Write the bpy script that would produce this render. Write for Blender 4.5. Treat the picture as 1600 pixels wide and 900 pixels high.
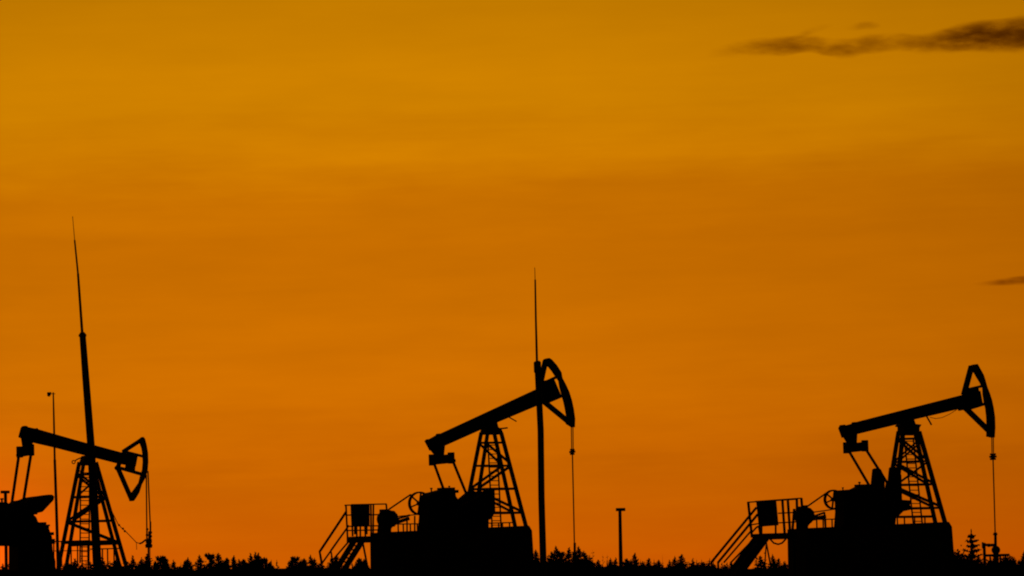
import bpy, bmesh, math, random
from mathutils import Vector, Matrix

# ---------------------------------------------------------------- camera
SC = bpy.context.scene
for o in list(bpy.data.objects):
    bpy.data.objects.remove(o)
COL = SC.collection
FPX = 6000.0                      # focal length in photo pixels (1600 wide): a 135 mm lens
CAMZ = 1.0
TILT = math.atan((908 - 450) / FPX)
ROLL = math.radians(-1.8)
cd = bpy.data.cameras.new("camera")
cam = bpy.data.objects.new("camera", cd)
COL.objects.link(cam)
cd.sensor_width = 36.0
cd.lens = FPX / 1600 * 36.0
cd.clip_start = 0.5
cd.clip_end = 30000
RM = Matrix.Rotation(math.radians(90) + TILT, 4, 'X') @ Matrix.Rotation(ROLL, 4, 'Z')
cam.matrix_world = Matrix.Translation((0, 0, CAMZ)) @ RM
SC.camera = cam
SC.render.resolution_x = 1024
SC.render.resolution_y = 576
CP = Vector((0, 0, CAMZ))
R3 = RM.to_3x3()

def ray(px, py):
    return (R3 @ Vector(((px - 800) / FPX, (450 - py) / FPX, -1.0))).normalized()

def W(px, py, Y):
    d = ray(px, py)
    return CP + d * (Y / d.y)

# ---------------------------------------------------------------- sky, sun, exposure
def nodes_of(tree):
    tree.nodes.clear()
    return tree.nodes, tree.links

def srgb(r, g, b):
    f = lambda c: (c / 255 / 12.92) if c / 255 <= 0.04045 else ((c / 255 + 0.055) / 1.055) ** 2.4
    return (f(r), f(g), f(b), 1.0)

SUN_EL, SUN_AZ = math.radians(1.0), math.radians(-9)      # low, behind the machines, a little left
world = bpy.data.worlds.new("World")
SC.world = world
world.use_nodes = True
N, L = nodes_of(world.node_tree)

def mth(op, a, b=None, c=None, clamp=False):
    n = N.new('ShaderNodeMath'); n.operation = op; n.use_clamp = clamp
    for i, v in enumerate((a, b, c)):
        if v is None: continue
        if isinstance(v, (int, float)): n.inputs[i].default_value = v
        else: L.new(v, n.inputs[i])
    return n.outputs[0]

tc = N.new('ShaderNodeTexCoord')
sep = N.new('ShaderNodeSeparateXYZ'); L.new(tc.outputs['Generated'], sep.inputs[0])
dx, dy, dz = sep.outputs
hor = mth('SQRT', mth('ADD', mth('MULTIPLY', dx, dx), mth('MULTIPLY', dy, dy)))
az = mth('ARCTAN2', dx, dy)                      # 0 = towards the afterglow
el = mth('ARCTAN2', dz, hor)
# soft streaks, long and flat
comb = N.new('ShaderNodeCombineXYZ')
L.new(mth('MULTIPLY', az, 5.0), comb.inputs[0]); L.new(mth('MULTIPLY', el, 70.0), comb.inputs[1])
nz = N.new('ShaderNodeTexNoise'); nz.inputs['Scale'].default_value = 1.0
nz.inputs['Detail'].default_value = 5.0; nz.inputs['Roughness'].default_value = 0.5
L.new(comb.outputs[0], nz.inputs['Vector'])
comb2 = N.new('ShaderNodeCombineXYZ')
L.new(mth('MULTIPLY', az, 16.0), comb2.inputs[0]); L.new(mth('MULTIPLY', el, 420.0), comb2.inputs[1])
nz2 = N.new('ShaderNodeTexNoise'); nz2.inputs['Scale'].default_value = 1.0
nz2.inputs['Detail'].default_value = 6.0; nz2.inputs['Roughness'].default_value = 0.6
L.new(comb2.outputs[0], nz2.inputs['Vector'])
comb3 = N.new('ShaderNodeCombineXYZ')                # soft uneven patches of thin high vapour
L.new(mth('MULTIPLY', az, 26.0), comb3.inputs[0]); L.new(mth('MULTIPLY', el, 120.0), comb3.inputs[1])
nz3 = N.new('ShaderNodeTexNoise'); nz3.inputs['Scale'].default_value = 1.0
nz3.inputs['Detail'].default_value = 4.0; nz3.inputs['Roughness'].default_value = 0.55
L.new(comb3.outputs[0], nz3.inputs['Vector'])
streak = mth('ADD', mth('MULTIPLY', mth('SUBTRACT', nz.outputs[0], 0.5), 1.0),
             mth('ADD', mth('MULTIPLY', mth('SUBTRACT', nz2.outputs[0], 0.5), 0.3),
             mth('MULTIPLY', mth('SUBTRACT', nz3.outputs[0], 0.5), 0.9)))
# colour by height above the horizon (0 .. 0.16 rad is the picture), wavered by the streaks
t = mth('DIVIDE', mth('ADD', el, mth('MULTIPLY', streak, 0.012)), 0.16, clamp=True)
cr = N.new('ShaderNodeValToRGB'); L.new(t, cr.inputs[0])
SKY = [(0.00, (206, 88, 0)), (0.06, (201, 92, 0)), (0.17, (195, 96, 0)), (0.21, (200, 101, 0)), (0.32, (203, 108, 0)), (0.425, (199, 108, 0)),
       (0.56, (193, 106, 0)), (0.635, (194, 109, 0)), (0.70, (202, 121, 0)), (0.77, (203, 126, 0)), (0.86, (198, 124, 0)),
       (1.00, (184, 116, 0))]
cr.color_ramp.elements[0].position = SKY[0][0]; cr.color_ramp.elements[0].color = srgb(*SKY[0][1])
cr.color_ramp.elements[1].position = SKY[-1][0]; cr.color_ramp.elements[1].color = srgb(*SKY[-1][1])
for p, c in SKY[1:-1]:
    e = cr.color_ramp.elements.new(p); e.color = srgb(*c)
# brightness: strongest a little left of the picture's centre, dying away round the horizon and upward
da = mth('ADD', az, 0.06)
side = mth('POWER', 2.718, mth('MULTIPLY', mth('MULTIPLY', da, da), -6.0))
up = mth('POWER', 2.718, mth('MULTIPLY', mth('MULTIPLY', mth('MAXIMUM', mth('SUBTRACT', el, 0.16), 0.0), -1.0), 5.0))
glow = mth('MULTIPLY', mth('MULTIPLY', side, up), mth('ADD', 1.05, mth('MULTIPLY', streak, 0.22)))
below = mth('MULTIPLY', mth('ADD', mth('MULTIPLY', el, 40.0), 1.0, clamp=True), glow)
mul = N.new('ShaderNodeVectorMath'); mul.operation = 'SCALE'
L.new(cr.outputs[0], mul.inputs[0]); L.new(below, mul.inputs['Scale'])
# the last red glow round the place where the sun went down, just left of the picture
ga = mth('MULTIPLY', mth('ADD', az, 0.150), 30.0); ge = mth('MULTIPLY', mth('SUBTRACT', el, 0.0), 38.0)
gl = mth('POWER', 2.718, mth('MULTIPLY', mth('ADD', mth('MULTIPLY', ga, ga), mth('MULTIPLY', ge, ge)), -1.0))
glc = N.new('ShaderNodeVectorMath'); glc.operation = 'SCALE'; glc.inputs[0].default_value = (0.75, 0.03, 0.005); L.new(gl, glc.inputs['Scale'])
mul2 = N.new('ShaderNodeVectorMath'); mul2.operation = 'ADD'; L.new(mul.outputs[0], mul2.inputs[0]); L.new(glc.outputs[0], mul2.inputs[1]); mul = mul2
bg = N.new('ShaderNodeBackground'); L.new(mul.outputs[0], bg.inputs[0]); bg.inputs[1].default_value = 1.0
# the rest of the twilight sky
st = N.new('ShaderNodeTexSky'); st.sky_type = 'NISHITA'; st.sun_disc = False
st.sun_elevation = SUN_EL; st.sun_rotation = SUN_AZ; st.dust_density = 6.0; st.air_density = 2.0
tint = N.new('ShaderNodeVectorMath'); tint.operation = 'MULTIPLY'
L.new(st.outputs[0], tint.inputs[0]); tint.inputs[1].default_value = (1.0, 0.55, 0.06)
bg2 = N.new('ShaderNodeBackground'); L.new(tint.outputs[0], bg2.inputs[0]); bg2.inputs[1].default_value = 0.004
add = N.new('ShaderNodeAddShader'); L.new(bg.outputs[0], add.inputs[0]); L.new(bg2.outputs[0], add.inputs[1])
wo = N.new('ShaderNodeOutputWorld'); L.new(add.outputs[0], wo.inputs[0])

sd = bpy.data.lights.new("sun", 'SUN'); sd.energy = 0.12; sd.angle = math.radians(0.5); sd.color = (1.0, 0.5, 0.2)
sun = bpy.data.objects.new("sun", sd); COL.objects.link(sun)
sdir = Vector((math.sin(SUN_AZ) * math.cos(SUN_EL), math.cos(SUN_AZ) * math.cos(SUN_EL), math.sin(SUN_EL)))
sun.rotation_euler = sdir.to_track_quat('Z', 'Y').to_euler()
sun.location = sdir * 400

vs = SC.view_settings
vs.view_transform = 'Standard'; vs.look = 'None'; vs.exposure = 0.0; vs.gamma = 1.0
vs.use_curve_mapping = False
SC.render.engine = 'CYCLES'
SC.cycles.filter_width = 2.0

# ---------------------------------------------------------------- materials
def mat(name, c1, c2, rough=0.8, scale=6.0, spec=0.15, metal=0.0, bump=0.0):
    m = bpy.data.materials.new(name); m.use_nodes = True
    n, l = nodes_of(m.node_tree)
    out = n.new('ShaderNodeOutputMaterial'); b = n.new('ShaderNodeBsdfPrincipled')
    l.new(b.outputs[0], out.inputs[0])
    tcn = n.new('ShaderNodeTexCoord'); no = n.new('ShaderNodeTexNoise')
    no.inputs['Scale'].default_value = scale; no.inputs['Detail'].default_value = 6
    l.new(tcn.outputs['Object'], no.inputs['Vector'])
    r = n.new('ShaderNodeValToRGB'); l.new(no.outputs[0], r.inputs[0])
    r.color_ramp.elements[0].position = 0.4; r.color_ramp.elements[0].color = (*c1, 1)
    r.color_ramp.elements[1].position = 0.62; r.color_ramp.elements[1].color = (*c2, 1)
    l.new(r.outputs[0], b.inputs['Base Color'])
    b.inputs['Roughness'].default_value = rough; b.inputs['Metallic'].default_value = metal
    b.inputs['Specular IOR Level'].default_value = spec
    if bump:
        bp = n.new('ShaderNodeBump'); bp.inputs['Strength'].default_value = bump
        l.new(no.outputs[0], bp.inputs['Height']); l.new(bp.outputs[0], b.inputs['Normal'])
    return m

M = dict(
    paint=mat('weathered_paint', (0.035, 0.04, 0.05), (0.06, 0.045, 0.035), 0.75),
    steel=mat('dark_steel', (0.04, 0.04, 0.045), (0.07, 0.05, 0.04), 0.7, 12),
    iron=mat('cast_iron', (0.03, 0.03, 0.03), (0.055, 0.04, 0.03), 0.85, 9, bump=0.2),
    rod=mat('rod_steel', (0.06, 0.055, 0.05), (0.09, 0.08, 0.07), 0.55, 20),
    rubber=mat('belt_rubber', (0.015, 0.015, 0.015), (0.025, 0.025, 0.025), 0.9, 20),
    concrete=mat('concrete', (0.12, 0.115, 0.105), (0.18, 0.17, 0.155), 0.95, 2.5, bump=0.3),
    galv=mat('galvanised_steel', (0.10, 0.10, 0.10), (0.15, 0.145, 0.14), 0.7, 8),
    bark=mat('bark', (0.03, 0.022, 0.015), (0.05, 0.035, 0.025), 0.95, 15),
    spruce=mat('spruce_needles', (0.012, 0.025, 0.01), (0.03, 0.05, 0.018), 0.9, 5),
    pine=mat('pine_needles', (0.02, 0.04, 0.014), (0.04, 0.065, 0.022), 0.9, 5),
    leaf=mat('shrub_leaves', (0.025, 0.04, 0.012), (0.05, 0.07, 0.02), 0.9, 5),
)

def ground_material():
    m = bpy.data.materials.new('rough_grass_ground'); m.use_nodes = True
    n, l = nodes_of(m.node_tree)
    out = n.new('ShaderNodeOutputMaterial'); b = n.new('ShaderNodeBsdfPrincipled'); l.new(b.outputs[0], out.inputs[0])
    t_ = n.new('ShaderNodeTexCoord'); a = n.new('ShaderNodeTexNoise'); a.inputs['Scale'].default_value = 0.08
    a.inputs['Detail'].default_value = 10
    l.new(t_.outputs['Object'], a.inputs['Vector'])
    r = n.new('ShaderNodeValToRGB'); l.new(a.outputs[0], r.inputs[0])
    r.color_ramp.elements[0].position = .4; r.color_ramp.elements[0].color = (0.022, 0.028, 0.012, 1)
    r.color_ramp.elements[1].position = .65; r.color_ramp.elements[1].color = (0.045, 0.036, 0.024, 1)
    l.new(r.outputs[0], b.inputs['Base Color'])
    b.inputs['Roughness'].default_value = 1; b.inputs['Specular IOR Level'].default_value = 0.0
    f = n.new('ShaderNodeTexNoise'); f.inputs['Scale'].default_value = 3; f.inputs['Detail'].default_value = 8
    l.new(t_.outputs['Object'], f.inputs['Vector'])
    bp = n.new('ShaderNodeBump'); bp.inputs['Strength'].default_value = 0.8; bp.inputs['Distance'].default_value = 0.2
    l.new(f.outputs[0], bp.inputs['Height']); l.new(bp.outputs[0], b.inputs['Normal'])
    return m
M['ground'] = ground_material()

# ---------------------------------------------------------------- mesh helpers
class Frame:
    """A thing's own axes: U along it, V across it (towards the viewer's side), origin on the ground."""
    def __init__(s, px, Y, yaw):
        g = CP + ray(px, 600) * 1.0
        d = ray(px, 935); p = CP + d * (Y / d.y)
        s.O = Vector((p.x, Y, 0.0)); s.yaw = math.radians(yaw); s.Y = Y
        s.U = Vector((math.cos(s.yaw), math.sin(s.yaw), 0)); s.V = Vector((math.sin(s.yaw), -math.cos(s.yaw), 0))
        s.mat = Matrix.Translation(s.O) @ Matrix.Rotation(s.yaw, 4, 'Z'); s.inv = s.mat.inverted()
        s.k = Y / FPX
        r = Vector((ray(px, 600).y, -ray(px, 600).x, 0)).normalized()
        s.sv = abs(s.V.dot(r)) / s.k          # pixels of sideways shift per metre of depth
    def __call__(s, px, py, v=0.0):
        d = ray(px, py)
        t_ = ((s.O - CP).dot(s.V) + v) / d.dot(s.V)
        return CP + d * t_

class MB:
    def __init__(s, fr=None): s.bm = bmesh.new(); s.fr = fr
    def prism(s, pts, vec):
        a = [s.bm.verts.new(p - vec * 0.5) for p in pts]; b = [s.bm.verts.new(p + vec * 0.5) for p in pts]
        n = len(pts)
        s.bm.faces.new(a[::-1]); s.bm.faces.new(b)
        for i in range(n): s.bm.faces.new((a[i], a[(i + 1) % n], b[(i + 1) % n], b[i]))
        return s
    def plate(s, pts, v0, v1, shrink=False):
        """outline in photo pixels, stood in the thing's own lengthwise plane and given thickness v0..v1"""
        fr = s.fr; vm = (v0 + v1) / 2
        if shrink:
            sm = (v1 - v0) * fr.sv / 2
            cx = sum(p[0] for p in pts) / len(pts)
            pts = [(p[0] - math.copysign(min(abs(p[0] - cx), sm), p[0] - cx), p[1]) for p in pts]
        return s.prism([fr(x, y, vm) for x, y in pts], fr.V * (v1 - v0))
    def beam(s, p0, p1, w, d=None, side=None):
        """rectangular bar; w seen width, d depth along side"""
        d = d or w
        ax = (p1 - p0).normalized(); side = side or (s.fr.V if s.fr else Vector((0, 1, 0)))
        nrm = ax.cross(side)
        if nrm.length < 1e-3: side = Vector((1, 0, 0)); nrm = ax.cross(side)
        nrm.normalize(); sd_ = nrm.cross(ax).normalized()
        q = [(-1, -1), (1, -1), (1, 1), (-1, 1)]
        a = [s.bm.verts.new(p0 + nrm * (i * w / 2) + sd_ * (j * d / 2)) for i, j in q]
        b = [s.bm.verts.new(p1 + nrm * (i * w / 2) + sd_ * (j * d / 2)) for i, j in q]
        s.bm.faces.new(a[::-1]); s.bm.faces.new(b)
        for i in range(4): s.bm.faces.new((a[i], a[(i + 1) % 4], b[(i + 1) % 4], b[i]))
        return s
    def tube(s, pts, rad, n=10):
        if isinstance(rad, (int, float)): rad = [rad] * len(pts)
        rings = []
        for i, p in enumerate(pts):
            a = pts[max(i - 1, 0)]; b = pts[min(i + 1, len(pts) - 1)]
            ax = (b - a).normalized()
            ref = Vector((0, 1, 0)) if abs(ax.y) < 0.9 else Vector((0, 0, 1))
            e = ax.cross(ref).normalized(); f = ax.cross(e)
            rings.append([s.bm.verts.new(p + (e * math.cos(2 * math.pi * k / n) + f * math.sin(2 * math.pi * k / n)) * rad[i]) for k in range(n)])
        for r0, r1 in zip(rings, rings[1:]):
            for k in range(n): s.bm.faces.new((r0[k], r0[(k + 1) % n], r1[(k + 1) % n], r1[k]))
        s.bm.faces.new(rings[0][::-1]); s.bm.faces.new(rings[-1])
        return s
    def disc(s, c, ax, r, th, n=20):
        ax = ax.normalized(); return s.tube([c - ax * th / 2, c + ax * th / 2], r, n)
    def ring(s, c, ax, r, w, th, n=32):
        ax = ax.normalized(); e = ax.orthogonal().normalized(); f = ax.cross(e)
        pr = []
        for k in range(n):
            d = e * math.cos(2 * math.pi * k / n) + f * math.sin(2 * math.pi * k / n)
            pr.append([s.bm.verts.new(c + d * rr + ax * h) for rr, h in ((r, -th / 2), (r, th / 2), (r - w, th / 2), (r - w, -th / 2))])
        for k in range(n):
            a, b = pr[k], pr[(k + 1) % n]
            for i in range(4): s.bm.faces.new((a[i], a[(i + 1) % 4], b[(i + 1) % 4], b[i]))
        return s
    def ball(s, c, r, n=12):
        bmesh.ops.create_uvsphere(s.bm, u_segments=n, v_segments=n // 2 + 1, radius=r, matrix=Matrix.Translation(c))
        return s
    def build(s, name, m, parent=None, inv=None, bevel=0.0, smooth=False):
        inv = inv if inv is not None else (s.fr.inv if s.fr else Matrix.Identity(4))
        s.bm.transform(inv)
        bmesh.ops.recalc_face_normals(s.bm, faces=s.bm.faces)
        me = bpy.data.meshes.new(name); s.bm.to_mesh(me); s.bm.free()
        if smooth:
            for f in me.polygons: f.use_smooth = True
        me.materials.append(m)
        o = bpy.data.objects.new(name, me); COL.objects.link(o)
        if parent: o.parent = parent
        if bevel:
            bv = o.modifiers.new('bevel', 'BEVEL'); bv.width = bevel; bv.segments = 2; bv.limit_method = 'ANGLE'
        return o

def thing(name, fr, label, cat, group=None):
    e = bpy.data.objects.new(name, None); COL.objects.link(e)
    e.matrix_world = fr.mat; e.empty_display_size = 0.3
    return tag(e, label, cat, group)

def tag(o, label=None, cat=None, group=None, kind=None):
    if label: o['label'] = label
    if cat: o['category'] = cat
    if group: o['group'] = group
    if kind: o['kind'] = kind
    return o

# ---------------------------------------------------------------- ground: one sheet to the horizon, with a low rise far off
def rise(x, y):
    h = 0.0
    if y > 420:
        k = min(1.0, (y - 420) / 500)
        k = k * k * (3 - 2 * k)
        h = k * (3.8 + 0.3 * math.sin(x * 0.021 + 1) + 0.3 * math.sin(x * 0.09) - x * 0.0313)
        if y > 1000: h *= max(0.0, 1 - (y - 1000) / 1500)
        h = max(h, 0.0)
    return h
bm = bmesh.new()
xs = [-14000, -6000, -2500, -1200, -600] + [i * 12 - 300 for i in range(51)] + [600, 1200, 2500, 6000, 14000]
ys = [-4000, -800, -100, 0, 60, 110, 150, 200, 280, 360, 420, 460, 500, 560, 640, 720, 800, 860, 920, 1000, 1300, 1700, 2500, 6000, 20000]
vv = [[bm.verts.new((x, y, rise(x, y) if abs(x) < 3000 else 0)) for x in xs] for y in ys]
for j in range(len(ys) - 1):
    for i in range(len(xs) - 1):
        bm.faces.new((vv[j][i], vv[j][i + 1], vv[j + 1][i + 1], vv[j + 1][i]))
me = bpy.data.meshes.new('ground'); bm.to_mesh(me); bm.free(); me.materials.append(M['ground'])
for f in me.polygons: f.use_smooth = True
go = bpy.data.objects.new('ground', me); COL.objects.link(go); tag(go, kind='structure')

# ---------------------------------------------------------------- pumpjacks
DOWN = Vector((0, 0, -1))

def tower(fr, root, cap, legs, bars, diags, ladder, hv=(0.34, 0.48)):
    """legs: four (top px, bottom px, v sign); bars / diags: (p0, p1, v sign) in photo pixels"""
    c = MB(fr).plate(cap, -0.34, 0.34, True)
    post = c.build('support_tower', M['steel'], root, bevel=0.012)
    for (x0, y0), (x1, y1), sg, w in legs:
        MB(fr).beam(fr(x0, y0, sg * hv[0]), fr(x1, y1, sg * hv[1]), w * 1.1 * fr.k, w * fr.k).build('leg', M['steel'], post)
    def vat(y):
        y0 = min(l[0][1] for l in legs); y1 = max(l[1][1] for l in legs)
        return hv[0] + (hv[1] - hv[0]) * min(1, max(0, (y - y0) / (y1 - y0)))
    for p0, p1, sg, w in bars:
        MB(fr).beam(fr(*p0, sg * vat(p0[1])), fr(*p1, sg * vat(p1[1])), w * 1.3 * fr.k, 0.09).build('cross_bar', M['steel'], post)
    for p0, p1, sg, w in diags:
        MB(fr).beam(fr(*p0, sg * vat(p0[1])), fr(*p1, sg * vat(p1[1])), w * 1.3 * fr.k, 0.07).build('diagonal_brace', M['steel'], post)
    (xa, ya), (xb, yb), wd, n = ladder
    lb = MB(fr); v = 0.0
    for s_ in (-0.5, 0.5):
        lb.beam(fr(xa + s_ * wd, ya, v), fr(xb + s_ * wd, yb, v), 0.05, 0.05)
    for i in range(n):
        q = (i + 0.5) / n; x = xa + (xb - xa) * q; y = ya + (yb - ya) * q
        lb.beam(fr(x - wd / 2, y, v), fr(x + wd / 2, y, v), 0.034, 0.034)
    lb.build('ladder', M['steel'], post)
    return post

def horse_head(fr, root, outer, inner, stays, block, members, pegs=()):
    """curved face plate outlined outer/inner, triangulated back by stays and members"""
    hd = MB(fr).plate(outer + inner[::-1], -0.17, 0.17, True).build('horse_head', M['paint'], root, bevel=0.012)
    for p0, p1, w in stays:
        MB(fr).beam(fr(*p0), fr(*p1), w * fr.k, 0.16).build('head_stay', M['paint'], hd, bevel=0.01)
    for p0, p1, w in members:
        MB(fr).beam(fr(*p0), fr(*p1), w * fr.k, 0.14).build('head_crosspiece', M['paint'], hd, bevel=0.01)
    MB(fr).plate(block, -0.12, 0.12, True).build('head_hinge_block', M['paint'], hd, bevel=0.012)
    for x, y, r in pegs:
        MB(fr).disc(fr(x, y), fr.V, r * fr.k, 0.38, 10).build('hinge_pin', M['steel'], hd)
    return hd

def equalizer(fr, root, c, half, neck, ends=2.8, tilt=0.0):
    MB(fr).plate(neck, -0.16, 0.16, True).build('tail_bearing', M['iron'], root, bevel=0.015)
    p = fr(*c)
    b = MB(fr)
    b.beam(p - fr.V * half, p + fr.V * half, 0.34, 0.24, fr.U)
    eq = b.build('equalizer_bar', M['iron'], root, bevel=0.02)
    for sg in (-1, 1):
        q = p + fr.V * sg * (half - 0.06)
        MB(fr).beam(q + Vector((0, 0, 0.24)), q - Vector((0, 0, 0.2)), 0.24, 0.17).build('end_bracket', M['iron'], eq, bevel=0.02)
    return eq

def pitmans(fr, root, pts, w=4.4):
    for (a, b, sg, v) in pts:
        m = MB(fr); P0, P1 = fr(*a, sg * v), fr(*b, sg * v)
        m.tube([P0, P1], w * fr.k / 2, 10); m.disc(P1, fr.V, 0.13, 0.16)
        m.disc(P0, fr.V, 0.1, 0.14)
        m.build('pitman_arm', M['steel'], root, smooth=False)

def cranks(fr, root, arm, weight, v=0.82, bolts=()):
    for sg in (-1, 1):
        # the traced outline is for the machine's middle; each side stands v metres off it
        off = fr.V * (sg * v)
        cr_ = MB(fr).prism([fr(x, y) + off for x, y in arm], fr.V * 0.16).build('crank_arm', M['iron'], root, bevel=0.015)
        wm = MB(fr).prism([fr(x, y) + off * 1.03 for x, y in weight], fr.V * 0.34)
        for bx_, by_ in bolts:
            wm.disc(fr(bx_, by_) + off * 1.03, fr.V, 0.06, 0.42, 8)
        wm.build('counterweight', M['iron'], cr_, bevel=0.03)

def wheel(fr, root, c, r, v, spokes=6, name='pulley_wheel'):
    p = fr(*c, v); m = MB(fr); R = r * fr.k
    m.ring(p, fr.V, R, 2.6 * fr.k, 0.16)
    m.disc(p, fr.V, R * 0.2, 0.2)
    for k in range(spokes):
        a = 2 * math.pi * k / spokes + 0.35
        d = fr.U * math.cos(a) + Vector((0, 0, 1)) * math.sin(a)
        m.beam(p + d * R * 0.15, p + d * R * 0.93, 2.0 * fr.k, 0.08)
    return m.build(name, M['iron'], root)

def gearbox(fr, root, pts, hv=0.5, fit=()):
    m = MB(fr).plate(pts, -hv, hv, True)
    g = m.build('gearbox', M['paint'], root, bevel=0.03)
    for nm, x, y, r_, h_ in fit:
        q = fr(x, y)
        mm = MB(fr)
        if nm == 'breather':
            mm.tube([q - Vector((0, 0, .1)), q + Vector((0, 0, h_ * .6)), q + Vector((0, 0, h_ * .6)), q + Vector((0, 0, h_))], [r_ * .5, r_ * .5, r_, r_ * .8], 10)
        else:
            mm.beam(q - fr.U * r_, q + fr.U * r_, h_, .4)
        mm.build(nm, M['iron'], g, bevel=.006)
    return g

def motor(fr, root, cx, cy, r, v, lump, pulley):
    p = fr(cx, cy, v)
    m = MB(fr)
    m.tube([p - fr.V * 0.42, p - fr.V * 0.36, p + fr.V * 0.3, p + fr.V * 0.36], [r * fr.k * .8, r * fr.k, r * fr.k, r * fr.k * .8], 18)
    for k in range(12):
        a = 2 * math.pi * k / 12
        d = fr.U * math.cos(a) + Vector((0, 0, 1)) * math.sin(a)
        m.beam(p + d * r * fr.k - fr.V * .3, p + d * r * fr.k + fr.V * .28, 0.05, 0.03, d)
    mo = m.build('motor', M['paint'], root)
    MB(fr).plate(lump, v - 0.3, v + 0.3, True).build('motor_mount', M['iron'], mo, bevel=0.02)
    q = p + Vector((0, 0, r * fr.k * .9)) - fr.U * .18
    MB(fr).beam(q - fr.U * .13, q + fr.U * .13, .18, .2).build('terminal_box', M['paint'], mo, bevel=.01)
    q = p + Vector((0, 0, -r * fr.k * .2)) + fr.U * r * fr.k
    MB(fr).beam(q - fr.U * .08, q + fr.U * .1, .16, .3).build('fan_cowl', M['paint'], mo, bevel=.01)
    MB(fr).disc(fr(*pulley, v + .42), fr.V, 5 * fr.k, 0.15).build('motor_pulley', M['iron'], mo)
    return mo

def foundation(fr, pts, hv, label, group='concrete pumpjack foundations'):
    """concrete block from the traced top down to the ground"""
    sm = hv * fr.sv
    (xl, yl), (xr, yr) = pts
    a = fr(xl + sm, yl); b = fr(xr - sm, yr)
    zt = (a.z + b.z) / 2
    bl = Vector((a.x, a.y, -0.2)) - fr.U * 0.06; br = Vector((b.x, b.y, -0.2)) + fr.U * 0.1
    nb = 0.12
    bt = Vector((b.x, b.y, b.z)); at = Vector((a.x, a.y, a.z))
    m = MB(fr).prism([bl, br, bt - Vector((0, 0, 0.2)), bt - fr.U * nb, at], fr.V * hv * 2)
    o = m.build('concrete_foundation', M['concrete'], None, bevel=0.03)
    o.matrix_world = fr.mat
    return tag(o, label, 'foundation', group)

def rod_string(fr, root, cables, clamp, rod, disc_r, cw=0.02):
    m = MB(fr)
    for a, b, v in cables: m.tube([fr(*a, v), fr(*b, v)], cw, 8)
    m.build('bridle_cable', M['rod'], root)
    m = MB(fr)
    (cx, cy, ch) = clamp
    m.tube([fr(cx, cy - ch), fr(cx, cy + ch)], disc_r * 0.55 * fr.k, 10)
    for i, rr in ((-0.75, .8), (0, 1.0), (0.75, .8)):
        p = fr(cx, cy + ch * i); m.tube([p - Vector((0, 0, .035)), p + Vector((0, 0, .035))], disc_r * rr * fr.k, 12)
    m.beam(fr(cx, cy) - fr.V * 0.2, fr(cx, cy) + fr.V * 0.2, 0.08, 0.08, fr.U)
    m.build('carrier_bar', M['iron'], root)
    MB(fr).tube([fr(*p) for p in rod], 0.026, 8).build('polished_rod', M['rod'], root)

def belts(fr, root, lines, v):
    m = MB(fr)
    for a, b in lines: m.beam(fr(*a, v), fr(*b, v), 1.7 * fr.k, 0.12)
    m.build('drive_belt', M['rubber'], root)

def guard_rail(fr, root, x0, x1, ytop, ybot, posts, v, mid=None, name='guard_rail'):
    m = MB(fr)
    m.beam(fr(x0, ytop[0], v), fr(x1, ytop[1], v), 0.045, 0.045)
    if mid: m.beam(fr(x0, mid[0], v), fr(x1, mid[1], v), 0.03, 0.03)
    for x in posts:
        q = (x - x0) / (x1 - x0); y = ytop[0] + (ytop[1] - ytop[0]) * q
        m.beam(fr(x, y, v), fr(x + 0.4, ybot, v), 0.045, 0.045)
    return m.build(name, M['steel'], root)

# ---- middle pumpjack
B = Frame(705, 150, 25)
pb = thing('pumpjack', B, 'middle pumpjack, its horse head raised highest against the tall mast, beam steeply tilted', 'pumpjack', 'oil pumpjacks in a row')
bm_ = MB(B).plate([(665, 689), (668, 686), (670, 687), (682.5, 680), (683.5, 677.5), (686, 677.5), (687, 678.5), (837, 609), (862, 598), (871, 621), (838, 634),
                   (776, 660), (749, 672), (695, 696), (673, 704)], -0.14, 0.14)
beamB = bm_.build('walking_beam', M['paint'], pb, bevel=0.012)
MB(B).beam(B(792, 650), B(807, 658.5), 0.04).beam(B(793, 652), B(800, 649), 0.03).build('lubricator_pipe', M['steel'], beamB)
MB(B).tube([B(776, 670), B(785, 669.5), B(793, 668.5)], 0.03).build('bearing_stub', M['steel'], beamB)
horse_head(B, pb,
           [(849, 561), (853, 559.5), (857, 562), (865, 571), (872, 582), (879, 591), (885, 602), (890, 613), (894, 626), (897, 640), (899, 655), (898.5, 668)],
           [(851, 570), (856, 573), (861, 579), (867, 588), (872, 595), (877, 605), (882, 616), (885.5, 628), (888, 640), (890, 652), (889, 662)],
           [((852.5, 563), (843.5, 604), 7.5), ((848, 626), (893, 663), 7.5)],
           [(841, 596), (866, 592), (877, 618), (853, 630), (845, 628)],
           [((848, 599), (872, 588), 4), ((853, 629), (885, 615.5), 4.5)], [(848, 613, 3.5)])
equalizer(B, pb, (690, 718), 0.98, [(671, 702), (696, 694), (694, 714), (682, 716)])
pitmans(B, pb, [((677.5, 722), (705, 797), -1, 0.95), ((707.5, 720), (739, 797), 1, 0.95)])
cranks(B, pb, [(684, 820), (680, 806), (716, 786), (738, 776), (740, 800), (700, 824)],
       [(717, 790), (746, 766), (757, 767), (758, 802), (750, 813), (722, 818)], 0.8, [(735, 790), (745, 800)])
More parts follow.
